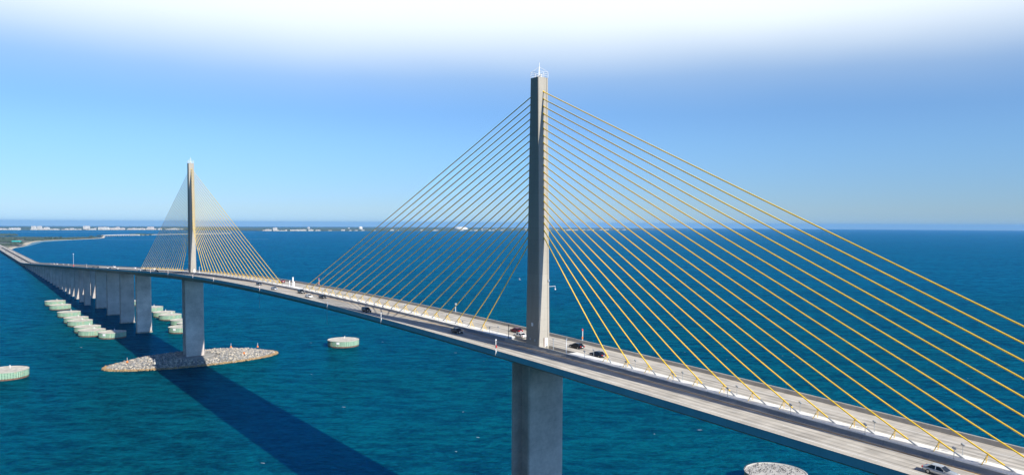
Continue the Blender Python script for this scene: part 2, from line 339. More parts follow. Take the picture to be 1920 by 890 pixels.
# ------------------------------------------------------------------ cable-stayed bridge
XP = (0.0, -366.0)
A0S, A0M, SP, NC = 28.36, 27.37, 7.136, 21
bridge = thing('cable_stayed_bridge', 'long concrete bridge with yellow cables fanning from two tall pylons', 'bridge')

def strip(name, secs, x0, x1, step, material, parent, zoff=0.0):
    """extrude a closed (y,z) section along the deck's long profile"""
    n = max(1, int(round((x1 - x0) / step))); rings = []
    for i in range(n + 1):
        x = x0 + (x1 - x0) * i / n; z = zdeck(x) + zoff
        rings.append([(x, y, z + dz) for y, dz in secs])
    bm = bmesh.new(); loft(bm, rings); return obj(name, bm, material, parent)
def sheet(name, y0, y1, x0, x1, step, material, parent, dz, dashes=None, thick=.004):
    bm = bmesh.new()
    if dashes:
        a = x0
        while a < x1:
            b = a + dashes[0]; v = [bm.verts.new((x, y, zdeck(x) + dz)) for x, y in ((a, y0), (b, y0), (b, y1), (a, y1))]; bm.faces.new(v); a += dashes[0] + dashes[1]
    else:
        n = max(1, int(round((x1 - x0) / step))); prev = None
        for i in range(n + 1):
            x = x0 + (x1 - x0) * i / n; cur = (bm.verts.new((x, y0, zdeck(x) + dz)), bm.verts.new((x, y1, zdeck(x) + dz)))
            if prev: bm.faces.new((prev[0], cur[0], cur[1], prev[1]))
            prev = cur
    return obj(name, bm, material, parent)
BX0, BX1 = -530.6, 420.0
W = 14.75
GIRD = [(-W, -.42), (-W + .7, -.75), (-5.2, -4.25), (5.2, -4.25), (W - .7, -.75), (W, -.42), (W, -.12), (-W, -.12)]
strip('box_girder', GIRD, BX0, BX1, 9, M['girder'], bridge)
sheet('roadway', -14.35, -1.6, BX0, BX1, 9, M['road'], bridge, 0.0); sheet('roadway', 1.6, 14.35, BX0, BX1, 9, M['road'], bridge, 0.0)
strip('deck_slab', [(-14.34, -.118), (14.34, -.118), (14.34, -.006), (-14.34, -.006)], BX0, BX1, 9, M['girder'], bridge)
for s in (-1, 1):
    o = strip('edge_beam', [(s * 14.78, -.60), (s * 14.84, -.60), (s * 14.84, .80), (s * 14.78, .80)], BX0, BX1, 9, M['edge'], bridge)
    strip('parapet', [(s * 14.777, -.11), (s * 14.36, -.11), (s * 14.42, .15), (s * 14.56, .85), (s * 14.86, .87), (s * 14.86, .81), (s * 14.777, .79)], BX0, BX1, 9, M['parapet'], bridge)
    sheet('edge_line', s * 10.45, s * 10.70, BX0, BX1, 9, M['white_line'], bridge, .008)
    sheet('lane_line', s * 6.70, s * 6.88, BX0, BX1, 9, M['white_line'], bridge, .008, dashes=(3.0, 9.2))
    sheet('yellow_line', s * 2.86, s * 3.20, BX0, BX1, 9, M['yellow_line'], bridge, .008)
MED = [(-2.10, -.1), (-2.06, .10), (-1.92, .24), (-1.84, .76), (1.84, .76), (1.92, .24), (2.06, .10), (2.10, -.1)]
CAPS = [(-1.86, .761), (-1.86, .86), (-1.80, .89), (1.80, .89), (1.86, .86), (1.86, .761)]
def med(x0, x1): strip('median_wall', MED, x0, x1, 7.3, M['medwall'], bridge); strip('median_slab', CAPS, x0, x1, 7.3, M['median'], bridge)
med(14, BX1); med(XP[1] + 12.5, -12.5); med(BX0, XP[1] - 14)
for xp in XP:                                   # low kerbs and open floor round each pylon foot
    for s in (-1, 1): strip('median_kerb', [(s * 2.10, -.1), (s * 2.06, .10), (s * 1.92, .24), (s * 1.84, .80), (s * 1.60, .84), (s * 1.55, -.1)], xp - 12.4, xp + 13.9, 7, M['parapet'], bridge)
    strip('median_floor', [(-1.54, -.1), (-1.54, .12), (1.54, .12), (1.54, -.1)], xp - 12.4, xp + 13.9, 7, M['girder'], bridge)

def pylon(xp):
    zb = zdeck(xp) - .2; zt = 131.4
    def half(z): t = (z - zb) / (zt - zb); return 2.95 - 1.25 * t, 1.82 - .14 * t
    rings = []
    for k in range(25):
        z = zb + (zt - zb) * k / 24; a, b = half(z); c = .16; g = .10
        # rounded-rectangle plan with shallow pilaster groove on the two cable faces
        pts = [(a, -b + c), (a, .95), (a - g, .97), (a - g, 1.13), (a, 1.15), (a, b - c), (a - c, b), (-a + c, b), (-a, b - c), (-a, 1.15), (-a + g, 1.13), (-a + g, .97), (-a, .95), (-a, -b + c), (-a + c, -b), (a - c, -b)]
        rings.append([(xp + x, y, z) for x, y in pts])
    bm = bmesh.new(); loft(bm, rings)
    p = obj('pylon', bm, M['pylon'], bridge)
    # top railing: posts and rings, central mast with four stays
    a, b = half(zt); a -= .05; b -= .05; bm = bmesh.new()
    cor = [(-a, -b), (-a, 0), (-a, b), (0, b), (a, b), (a, 0), (a, -b), (0, -b)]
    for x, y in cor: tube(bm, (xp + x, y, zt), (xp + x, y, zt + 1.55), .05, n=6)
    for hz in (.5, 1.0, 1.5):
        for i in range(8):
            p0, p1 = cor[i], cor[(i + 1) % 8]; tube(bm, (xp + p0[0], p0[1], zt + hz), (xp + p1[0], p1[1], zt + hz), .035, n=5)
    obj('top_railing', bm, M['white'], p)
    bm = bmesh.new(); tube(bm, (xp, 0, zt), (xp, 0, zt + 4.1), .12, .06, 8)
    for x, y in (cor[0], cor[2], cor[4], cor[6]): tube(bm, (xp + x, y, zt + 1.5), (xp, 0, zt + 3.0), .04, n=5)
    obj('lightning_mast', bm, M['white'], p)
    for x in (-.7, .7): bm = bmesh.new(); tube(bm, (xp + x, 0, zt), (xp + x, 0, zt + .9), .32, .28, 10); obj('beacon_lamp', bm, M['white'], p)
    # cable bosses: small yellow rings where each stay leaves the concrete
    for i in range(NC):
        z = 88.9 + (127.6 - 88.9) * i / (NC - 1)
        for s in (-1, 1):
            a, b = half(z); bm = bmesh.new(); tube(bm, (xp + s * (a - .1), 0, z + .12), (xp + s * (a + .3), 0, z - .12), .22, .17, 10); obj('cable_collar', bm, M['yellow'], p)
    # foot: access door, junction boxes, lamp bracket, notice
    a, b = half(zb + 2); bm = bmesh.new(); box(bm, (xp + a + .03, .55, zb + 2.0), (.06, 1.0, 2.2)); obj('access_door', bm, M['white'], p)
    bm = bmesh.new(); box(bm, (xp + a + .05, -.15, zb + 2.0), (.05, .25, 2.3)); obj('door_reveal', bm, M['rust'], p)
    bm = bmesh.new(); box(bm, (xp - .1, -b - .06, zb + 6.6), (.75, .12, .95), bev=.03); obj('junction_box', bm, M['white'], p)
    bm = bmesh.new(); box(bm, (xp + 1.1, -b - .05, zb + 2.4), (.5, .1, .6)); obj('notice_board', bm, M['galv'], p); bm = bmesh.new(); box(bm, (xp - .9, -b - .05, zb + 2.6), (.6, .1, .5)); obj('notice_board', bm, M['galv'], p)
    a, b = half(zb + 17); bm = bmesh.new()
    zz = zb + 16.8; tube(bm, (xp + a - .3, b - .1, zz), (xp + a + .5, b + 1.6, zz + .1), .05, n=6); tube(bm, (xp + a + .5, b + 1.6, zz + .1), (xp + a + .5, b + 1.6, zz - .6), .05, n=6)
    obj('camera_bracket', bm, M['white'], p); bm = bmesh.new(); box(bm, (xp + a + .5, b + 1.62, zz - .75), (.3, .35, .3), bev=.05); obj('camera', bm, M['white'], p)
    bm = bmesh.new(); box(bm, (xp + a + .1, b - .35, zz + 1.6), (.25, .4, .5)); obj('junction_box', bm, M['galv'], p)
    return half
for xp in XP: halff = pylon(xp)

def pier_mesh(x, z0, z1, lx, ly, groove=True, y0=0, round_=.9):
    pts = []
    for (sx_, sy_) in ((1, -1), (1, 1), (-1, 1), (-1, -1)):
        cx_, cy_ = sx_ * (lx - round_), sy_ * (ly - round_); base = {(1, -1): -90, (1, 1): 0, (-1, 1): 90, (-1, -1): 180}[(sx_, sy_)]
        for k in range(6):
            a = R(base + 90 * k / 5); pts.append((cx_ + round_ * math.cos(a), cy_ + round_ * math.sin(a)))
        if groove and (sx_, sy_) == (1, 1): pts += [(lx * .80, ly), (lx * .79, ly - 2.9), (-lx * .79, ly - 2.9), (-lx * .80, ly)]
        if groove and (sx_, sy_) == (-1, -1): pts += [(-lx * .80, -ly), (-lx * .79, -ly + 2.9), (lx * .79, -ly + 2.9), (lx * .80, -ly)]
    bm = bmesh.new(); n = 14
    loft(bm, [[(x + a, y0 + b, z0 + (z1 - z0) * k / n) for a, b in pts] for k in range(n + 1)])
    return bm
def footing(x, lx, ly, parent, y0=0):
    bm = bmesh.new(); box(bm, (x, y0, -.8), (lx * 2 + .5, ly * 2 + .5, 4.2), bev=.3); obj('footing', bm, M['footing'], parent)
for xp in XP:
    p = obj('main_pier', pier_mesh(xp, -3, zdeck(xp) - 4.2, 4.0, 5.85, True, 0, .45), M['pier'], bridge)
    bm = bmesh.new()
    rings = []
    for z, g in ((-3, 1.0), (4.1, 1.0), (4.4, .97)):
        rings.append([(xp + 10.5 * g * math.cos(2 * math.pi * k / 40), 13.5 * g * math.sin(2 * math.pi * k / 40), z) for k in range(40)])
    loft(bm, rings); obj('pile_cap', bm, M['girder'], p)
p = obj('side_pier', pier_mesh(164.6, -3, zdeck(164.6) - 4.2, 2.2, 5.85, False), M['pier'], bridge)
p = obj('side_pier', pier_mesh(-528.4, -3, zdeck(-528.4) - 4.2, 2.1, 5.85, False), M['pier'], bridge); footing(-528.4, 2.1, 5.85, p)

# stay cables
def stay(xp, s, i):
    inner = (s < 0) == (xp == 0.0)               # towards midspan
    a0 = A0M if inner else A0S
    xa = xp + s * (a0 + SP * i); za = zdeck(xa) + .86; zt = 88.9 + (127.6 - 88.9) * i / (NC - 1)
    zb = zdeck(xp) - .2; h = 2.95 - 1.25 * (zt - zb) / (131.4 - zb)
    top = Vector((xp + s * (h + .30), 0, zt - .15)); bot = Vector((xa, 0, za)); d = (top - bot).normalized(); L_ = (top - bot).length
    bm = bmesh.new(); n = 10; pts = []
    for k in range(n + 1):
        t = k / n; q = bot.lerp(top, t) + (d * 1.5 if k == 0 else Vector()); q.z -= 4 * t * (1 - t) * L_ * L_ * 1.1e-5; pts.append(q)
    sdv = Vector((0, 1, 0)); upv = d.cross(sdv)
    loft(bm, [[q + sdv * .135 * math.cos(2 * math.pi * j / 8) + upv * .135 * math.sin(2 * math.pi * j / 8) for j in range(8)] for q in pts], cap=False)
    c = obj('stay_cable', bm, M['yellow'], bridge, smooth=True)
    bm = bmesh.new(); tube(bm, bot - d * .2, bot + d * 1.6, .15, .13, 8); obj('anchor_pipe', bm, M['galv'], c)
    bm = bmesh.new(); t = 1.85 / d.z
    q = bot + d * t; fx = q.x - s * .55; zf = zdeck(fx) + .86
    for y in (-.8, .8): tube(bm, q, (fx, y, zf), .065, n=6)
    tube(bm, (q.lerp(Vector((fx, -.8, zf)), .55)), (q.lerp(Vector((fx, .8, zf)), .55)), .04, n=5)
    tube(bm, q - d * .2, q + d * .2, .17, n=8)
    obj('cable_brace', bm, M['yellow_strut'], c)
for xp in XP:
    for s in (-1, 1):
        for i in range(NC): stay(xp, s, i)

# ------------------------------------------------------------------ approach viaduct
via = thing('approach_viaduct', 'long low viaduct on many piers running from bridge to distant shore', 'viaduct', (0, 0, 0))
VX0, VX1 = -2920.0, -530.62
for s in (-1, 1):
    HG = [(s * y, z) for y, z in ((W, -.45), (W - .8, -.8), (10.5, -3.2), (5.5, -3.2), (2.12, -.8), (2.12, -.1), (W, -.1))]
    strip('box_girder', HG, VX0, VX1, 20, M['girder_far'], via)
    lo, hi = (2.15, 14.35) if s > 0 else (-14.35, -2.15)
    sheet('roadway', lo, hi, VX0, VX1, 20, M['road_far'], via, 0.0)
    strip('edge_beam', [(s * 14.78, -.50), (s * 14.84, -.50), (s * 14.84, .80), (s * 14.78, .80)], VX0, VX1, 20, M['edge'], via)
    strip('parapet', [(s * 14.777, -.09), (s * 14.36, -.09), (s * 14.56, .85), (s * 14.86, .87), (s * 14.86, .81), (s * 14.777, .79)], VX0, VX1, 20, M['parapet'], via)
    strip('inner_parapet', [(s * 2.12, -.09), (s * 2.12, .8), (s * 2.35, .8), (s * 2.55, -.09)], VX0, VX1, 20, M['parapet'], via)
    sheet('lane_line', s * 6.7, s * 6.85, -1500, VX1, 20, M['white_line'], via, .01, dashes=(3.0, 9.2))
    sheet('edge_line', s * 10.45, s * 10.6, VX0, VX1, 20, M['white_line'], via, .01)
strip('median_slab', [(-2.10, -.7), (-2.10, .75), (2.10, .75), (2.10, -.7)], -775, VX1, 20, M['median'], via)
for x in (-603.7, -676.9, -750.0):
    p = obj('wall_pier', pier_mesh(x, -3, zdeck(x) - 3.2, 2.1, 5.95, False), M['pier_far'], via); footing(x, 2.1, 5.95, p)
x = -791.5
while x > -2880:
    for s in (-1, 1):
        zt = zdeck(x) - 3.0
        if zt > 4.6: obj('column_pier', pier_mesh(x, -4, zt, 1.7, 3.1, False, s * 8.7, .5), M['pier_far'], via)
        elif s == 1:
            bm = bmesh.new(); box(bm, (x, 0, 1.9), (1.5, 27.5, 1.5))
            for y in (-12, -8, -4, 4, 8, 12): box(bm, (x, y, -1.5), (.9, .9, 6))
            obj('pile_bent', bm, M['pier_far'], via)
    x -= 41.15

# ------------------------------------------------------------------ posts on parapets
def nav_post(name, x, side, up, down, label, style):
    y = side * 15.02; z = zdeck(x) + .85; t = thing(name, label, 'light post', (x, y, z))
    bm = bmesh.new(); tube(bm, (0, 0, -.9), (0, 0, up), .09, n=8); box(bm, (0, -side * .08, -.3), (.3, .3, .5)); obj('pole', bm, M['white'], t)
    if down:
        bm = bmesh.new(); tube(bm, (0, side * .12, -.6), (0, side * .12, -down), .06, n=6); obj('hanging_rod', bm, M['galv'], t)
    if style == 'red':
        bm = bmesh.new(); tube(bm, (.24, 0, up * .28), (.24, 0, up * .28 + .7), .18, n=10); obj('marker_lamp', bm, M['red'], t)
        bm = bmesh.new(); tube(bm, (0, 0, up), (0, 0, up + .35), .2, .16, 10); obj('lantern', bm, M['white'], t)
    elif style == 'mast':
        bm = bmesh.new(); box(bm, (0, 0, .9), (1.2, .8, 1.9), bev=.08); obj('control_box', bm, M['red'], t)
        bm = bmesh.new(); box(bm, (0, 0, up), (1.6, .8, .5), bev=.08); obj('lamp_head', bm, M['white'], t)
    elif style == 'banded':
        bm = bmesh.new(); tube(bm, (-.1, 0, .3), (-.1, 0, 1.0), .2, n=10); obj('marker_lamp', bm, M['orange'], t)
        bm = bmesh.new(); tube(bm, (0, 0, up), (-.2, 0, up + .55), .2, n=10); obj('lantern', bm, M['red'], t)
        bm = bmesh.new(); box(bm, (-.3, -side * .4, -.75), (1.1, .35, .35)); obj('base_box', bm, M['red'], t)
    elif style == 'board':
        bm = bmesh.new(); box(bm, (0, 0, up), (.7, .2, .7)); obj('sign_board', bm, M['white'], t)
    else:
        bm = bmesh.new(); tube(bm, (0, 0, .15), (0, 0, .45), .14, n=8); obj('marker_lamp', bm, M['galv' if x > -150 else 'red'], t)
        bm = bmesh.new(); tube(bm, (0, 0, up), (0, 0, up + .25), .18, .12, 8); obj('lantern', bm, M['white'], t)
    return t
nav_post('parapet_light_post', 1.5, -1, 2.6, 1.3, 'white post with a pink red lamp on the near parapet beside the near pylon', 'red')
nav_post('parapet_light_post', -63, -1, 1.6, 2.6, 'slim white post on the near parapet where the pylon shadow lies on the road', 'plain')
nav_post('parapet_light_post', -106.8, -1, .6, 7.5, 'white parapet post with long rod hanging below, just ahead of the dark van', 'plain')
nav_post('parapet_light_post', -184, -1, .9, 9.0, 'white parapet post with rod hanging below at the middle of the main span', 'plain')
nav_post('parapet_light_post', -259.5, -1, .7, 5.0, 'small parapet post with hanging rod midway between midspan and far pylon', 'plain')
nav_post('parapet_light_post', -303, -1, .7, 3.0, 'small near parapet post with rod, first right of the far pylon', 'plain')
nav_post('parapet_light_post', -366, -1, 1.0, 4.0, 'small pale post on the near parapet straight below the far pylon', 'plain')
nav_post('parapet_light_post', -420, -1, 1.2, 2.0, 'small pale post on the near parapet just left of the far pylon', 'plain')
nav_post('light_mast', -848, -1, 14.5, 0, 'tall slim white mast with red base box on the approach viaduct', 'mast')
nav_post('parapet_light_post', -740, -1, 3.0, 0, 'short white post on the viaduct parapet right of the tall mast', 'plain')
nav_post('parapet_light_post', 1.5, 1, 2.6, 0, 'red and white banded lamp post on the far parapet beside the near pylon', 'banded')
nav_post('parapet_light_post', -188, 1, 2.6, 0, 'red and white banded lamp post on the far parapet behind the midspan cables', 'banded')
nav_post('sign_post', -65, 1, 2.6, 0, 'white square board on a thin post on the far parapet', 'board')

# ------------------------------------------------------------------ cable floodlights on the median
fl = thing('cable_floodlight', '', 'floodlight', (0, 0, 0), 0, 'floodlights along the white median')
bm = bmesh.new(); tube(bm, (0, 0, 0), (0, 0, 1.6), .05, n=6); tube(bm, (0, 0, 0), (0, 0, .06), .16, n=8); obj('post', bm, M['galv'], fl)
bm = bmesh.new(); box(bm, (.08, 0, 1.72), (.46, .30, .28), ry=R(-35), bev=.03); box(bm, (-.2, 0, 1.6), (.2, .2, .2), bev=.03); obj('lamp_head', bm, M['galv'], fl)
ORD = ['first', 'second', 'third', 'fourth', 'fifth', 'sixth', 'seventh', 'eighth', 'ninth', 'tenth', 'eleventh', 'twelfth']
first = True
for xp, nm in ((0, 'near'), (-366, 'far')):
    for s in (1, -1):
        for k in range(11 if xp == 0 or s == 1 else 10):
            x = xp + s * (20.5 + 14.27 * k)
            for y in (-1.55, 1.55):
                sd = 'near edge' if y < 0 else 'far edge'; dr = 'right' if s > 0 else 'left'
                lab = '%s floodlight counting %s from the %s pylon, on %s of the median' % (ORD[k], dr, nm, sd)
                loc = (x, y, zdeck(x) + .86)
                if first: fl['label'] = lab; fl.location = loc; fl.rotation_euler = (0, 0, math.pi if s > 0 else 0); first = False
                else: dup(fl, loc, math.pi if s > 0 else 0, lab)
def lamp_post(x, y, h, mt, label):
    t = thing('lamp_post', label, 'lamp post', (x, y, zdeck(x) + .1)); bm = bmesh.new(); tube(bm, (0, 0, 0), (0, 0, h), .11, .09, 8); obj('pole', bm, mt, t)
    bm = bmesh.new(); box(bm, (0, 0, h), (.45, .3, .22), bev=.04); obj('lamp_head', bm, mt, t)
lamp_post(13.2, -1.2, 4.4, M['white'], 'white lamp post at the median end just right of the near pylon')
lamp_post(5.4, 1.0, 2.9, M['galv'], 'thin grey post close to the right foot of the near pylon')
lamp_post(-11.6, -1.2, 4.4, M['dark'], 'dark lamp post at the median end left of the near pylon')
lamp_post(XP[1] + 13.0, 1.2, 4.4, M['white'], 'white lamp post on the median just right of the far pylon')
# midspan instrument pillars
for k, (x, y, h) in enumerate(((-185.6, -.4, 2.6), (-183.0, .2, 4.4), (-180.4, -.3, 2.5))):
    t = thing('instrument_pillar', ('white pillar at midspan, leftmost of the three on the median', 'tallest white pillar at midspan between two shorter ones', 'white pillar at midspan, rightmost of the three on the median')[k], 'pillar', (x, y, zdeck(x) + .86), 0, 'white pillars on the midspan median')
    bm = bmesh.new(); box(bm, (0, 0, h / 2), (.55, .5, h), bev=.05); obj('column', bm, M['white'], t)
    bm = bmesh.new(); box(bm, (0, 0, h + .08), (.72, .66, .14), bev=.03); obj('cap', bm, M['white'], t)
    bm = bmesh.new(); box(bm, (.29, 0, h * .5), (.06, .35, .5)); obj('vent', bm, M['galv'], t)

# ------------------------------------------------------------------ vehicles
def paint(name, col, metal=.2): return plain(name, col, .25, metal, .6)
PA = {'white': paint('white car paint', (.78, .78, .77), 0), 'silver': paint('silver car paint', (.50, .53, .57), .5), 'black': paint('black car paint', (.010, .011, .014)),
      'navy': paint('dark blue car paint', (.012, .025, .055)), 'red': paint('dark red car paint', (.16, .012, .02)), 'grey': paint('dark grey car paint', (.06, .065, .07), .4)}
def make_car(style, colour, label):
    """nose points to +x"""
    root = thing({'sedan': 'sedan', 'suv': 'suv', 'van': 'van'}[style], label, 'car' if style != 'van' else 'van', (0, 0, 0))
    Lc, Wc = {'sedan': (4.8, 1.84), 'suv': (4.8, 1.95), 'van': (5.2, 2.0)}[style]; hl = Lc / 2
    if style == 'sedan': st = [(-hl, .50, .80, .80), (-hl + .12, .36, .93, .90), (-1.55, .26, .99, .97), (-.6, .22, .96, 1), (.6, .22, .95, 1), (1.15, .24, .93, .99), (1.9, .28, .82, .95), (hl - .14, .34, .70, .87), (hl, .46, .60, .76)]
    elif style == 'suv': st = [(-hl, .52, 1.0, .86), (-hl + .1, .40, 1.12, .93), (-1.4, .32, 1.14, .98), (-.4, .28, 1.12, 1), (.7, .28, 1.09, 1), (1.2, .3, 1.06, .99), (1.95, .34, .98, .95), (hl - .12, .4, .88, .88), (hl, .5, .74, .78)]
    else: st = [(-hl, .5, 1.05, .9), (-hl + .1, .36, 1.15, .96), (-1.4, .3, 1.15, 1), (0, .28, 1.12, 1), (1.2, .28, 1.08, 1), (1.8, .3, 1.0, .97), (2.2, .34, .92, .92), (hl - .1, .4, .82, .86), (hl, .5, .7, .76)]
    bm = bmesh.new(); rings = []
    for x, z0, z1, wf in st:
        hw = Wc / 2 * wf; h = z1 - z0
        rings.append([(x, -hw * .80, z0), (x, hw * .80, z0), (x, hw * .97, z0 + h * .18), (x, hw, z0 + h * .5), (x, hw * .95, z0 + h * .84), (x, hw * .80, z1), (x, -hw * .80, z1), (x, -hw * .95, z0 + h * .84), (x, -hw, z0 + h * .5), (x, -hw * .97, z0 + h * .18)])
    loft(bm, rings); body = obj('body', bm, PA[colour], root, smooth=True)
    zt = {'sedan': 1.46, 'suv': 1.76, 'van': 1.98}[style]; zb = {'sedan': .90, 'suv': 1.04, 'van': 1.04}[style]
    x = {'sedan': (-1.95, -1.15, .25, 1.18), 'suv': (-2.28, -1.9, .35, 1.22), 'van': (-2.52, -2.35, 1.0, 1.9)}[style]
    hb, ht = Wc / 2 * .90, Wc / 2 * .72
    def ring(x0, x3, hw, z): return [(x0, -hw * .86, z), (x0 + .12, -hw, z), (x3 - .2, -hw, z), (x3, -hw * .78, z), (x3, hw * .78, z), (x3 - .2, hw, z), (x0 + .12, hw, z), (x0, hw * .86, z)]
    bm = bmesh.new(); loft(bm, [ring(x[0], x[3], hb, zb), ring(x[1] - .02, x[2] + .03, ht, zt - .05)]); obj('windows', bm, M['glass'], root)
    bm = bmesh.new(); loft(bm, [ring(x[1] - .06, x[2] + .06, ht + .03, zt - .06), ring(x[1] + .02, x[2] - .04, ht * .94, zt)])
    for sgn in (-1, 1):                                   # pillars
        for a, b in (((x[0] + .05, zb), (x[1] + .02, zt - .05)), ((x[3] - .1, zb), (x[2] - .02, zt - .05)), (((x[1] + x[2]) / 2, zb), ((x[1] + x[2]) / 2, zt - .05))):
            tube(bm, (a[0], sgn * (hb + .005), a[1]), (b[0], sgn * (ht + .012), b[1]), .05, n=5)
    obj('roof', bm, PA[colour], root)
    rw = .33 if style == 'sedan' else .38
    for fx in (-1.42, 1.45):
        for sgn in (-1, 1):
            y = sgn * (Wc / 2 - .13); bm = bmesh.new(); tube(bm, (fx, y - .12, rw), (fx, y + .12, rw), rw, n=18); wh = obj('wheel', bm, M['tyre'], root)
            bm = bmesh.new(); tube(bm, (fx, y + sgn * .11, rw), (fx, y + sgn * .135, rw), rw * .62, n=14); obj('rim', bm, M['rim'], wh)
    zl = {'sedan': .66, 'suv': .86, 'van': .82}[style]
    for sgn in (-1, 1):
        bm = bmesh.new(); box(bm, (hl - .12, sgn * Wc * .33, zl), (.26, .40, .17), rz=-sgn * .35, bev=.03); obj('headlight', bm, M['lamp'], root)
        bm = bmesh.new(); box(bm, (-hl + .06, sgn * Wc * .35, zl + .14), (.20, .36, .22), rz=sgn * .2, bev=.03); obj('taillight', bm, M['tail'], root)
        bm = bmesh.new(); box(bm, (x[3] - .35, sgn * (Wc / 2 + .08), zb + .07), (.14, .2, .13), bev=.03); obj('mirror', bm, PA[colour], root)
    bm = bmesh.new(); box(bm, (-hl + .02, 0, zl - .05), (.05, .5, .14)); obj('number_plate', bm, M['white'], root)
    return root
protos = {}
def car(style, colour, x, y, label, group=None):
    z = zdeck(x) + .012; toward = 1 if y < 0 else -1; rz = 0 if toward == 1 else math.pi
    pitch = -math.atan((zdeck(x + 2) - zdeck(x - 2)) / 4) * toward
    if style not in protos: o = make_car(style, colour, label); protos[style] = (o, colour)
    else:
        src, c0_ = protos[style]; o = dup(src, (x, y, z), 0, label, swap={'body': PA[colour], 'roof': PA[colour], 'mirror': PA[colour]} if colour != c0_ else None)
    o.location = (x, y, z); o.rotation_euler = (0, pitch, rz)
    if group: o['group'] = group
g1 = 'cars driving over the bridge'
car('sedan', 'silver', 107.2, -8.6, 'silver white car at the bottom right edge, closest to the camera', g1)
car('sedan', 'navy', 17.6, 5.6, 'dark car with red tail lights just left of the first right hand cable', g1)
car('sedan', 'black', 6.2, 8.6, 'dark car on the far carriageway just right of the near pylon', g1)
car('sedan', 'white', -14.8, 5.2, 'white car on the far carriageway partly hidden by the near pylon', g1)
car('sedan', 'red', -22.4, 9.6, 'dark red car behind the white car beside the near pylon', g1)
car('sedan', 'black', -30.0, -6.6, 'black car in the dark pylon shadow on the near carriageway', g1)
car('suv', 'black', -85.0, -9.6, 'black suv at the tip of the pylon shadow by the near parapet', g1)
car('sedan', 'black', -134.0, -5.6, 'black car leading the midspan group, near the cable shadow stripes', g1)
car('sedan', 'white', -139.5, -9.2, 'white car beside the black one near midspan', g1)
car('suv', 'grey', -158.5, -5.2, 'dark grey suv with bright front passing the midspan pillars', g1)
car('sedan', 'silver', -181.8, -9.0, 'silver car in the outer lane behind the midspan group', g1)
car('sedan', 'navy', -213.5, -5.6, 'dark blue car last of the midspan group, left of the silver one', g1)
car('suv', 'red', -221.0, 8.4, 'dark red suv on the far carriageway behind the far pylon outermost cable', g1)
g2 = 'cars on the deck left of the far pylon'
for st_, c_, x, y, lb in (('sedan', 'black', -432, -8.6, 'black car nearest the far pylon on its left side'), ('sedan', 'white', -452, -5.2, 'white car behind the black one left of the far pylon'),
        ('suv', 'black', -474, -8.8, 'black suv left of the far pylon between two pale cars'), ('sedan', 'silver', -492, -8.8, 'silver car behind the black suv left of the far pylon'),
        ('van', 'white', -515, 6, 'white van on the far carriageway left of the far pylon cables'), ('sedan', 'white', -556, 5.6, 'white car on the far carriageway over the second wall pier'),
        ('sedan', 'white', -597, 6, 'white car following behind the white van left of the far pylon'), ('sedan', 'white', -612, -6, 'white car on the near carriageway above the third wall pier'),
        ('sedan', 'black', -636, -8.6, 'black car on the viaduct over the wall piers'), ('sedan', 'white', -668, -6, 'white car on the near carriageway right of the short post'),
        ('van', 'white', -708, 6, 'white van on the far carriageway near the short white post'), ('sedan', 'black', -728, -6, 'black car right beside the short white post'), ('sedan', 'navy', -760, -6, 'dark blue car left of the short white post')):
    car(st_, c_, x, y, lb, g2)
g3 = 'cars on the descending viaduct beyond the tall mast'
for st_, c_, x, y, lb in (('sedan', 'white', -1098, 6, 'white car first to the left of the tall mast'), ('sedan', 'white', -1160, 6, 'white car second to the left of the tall mast'),
        ('van', 'white', -1245, 6, 'white van third vehicle left of the tall mast'), ('van', 'white', -1290, 6, 'white van fourth vehicle left of the tall mast'), ('sedan', 'white', -1345, 6, 'white car fifth vehicle left of the tall mast'),
        ('sedan', 'black', -1560, -9, 'black car near the foot of the long viaduct slope'), ('sedan', 'white', -1720, -9, 'white car on the flat near carriageway of the viaduct'),
        ('sedan', 'black', -1850, -6, 'black car behind the white one on the flat viaduct'), ('sedan', 'black', -2020, -9, 'black car about the middle of the flat viaduct'),
        ('sedan', 'white', -1980, 7, 'white car on the flat far carriageway of the viaduct'), ('sedan', 'black', -2200, 8, 'black car on the far carriageway of the flat viaduct'),
        ('van', 'white', -2330, 7, 'white van nearest the shore on the far carriageway'), ('sedan', 'black', -2440, -8, 'black car nearest the shore on the near carriageway')):
    car(st_, c_, x, y, lb, g3)

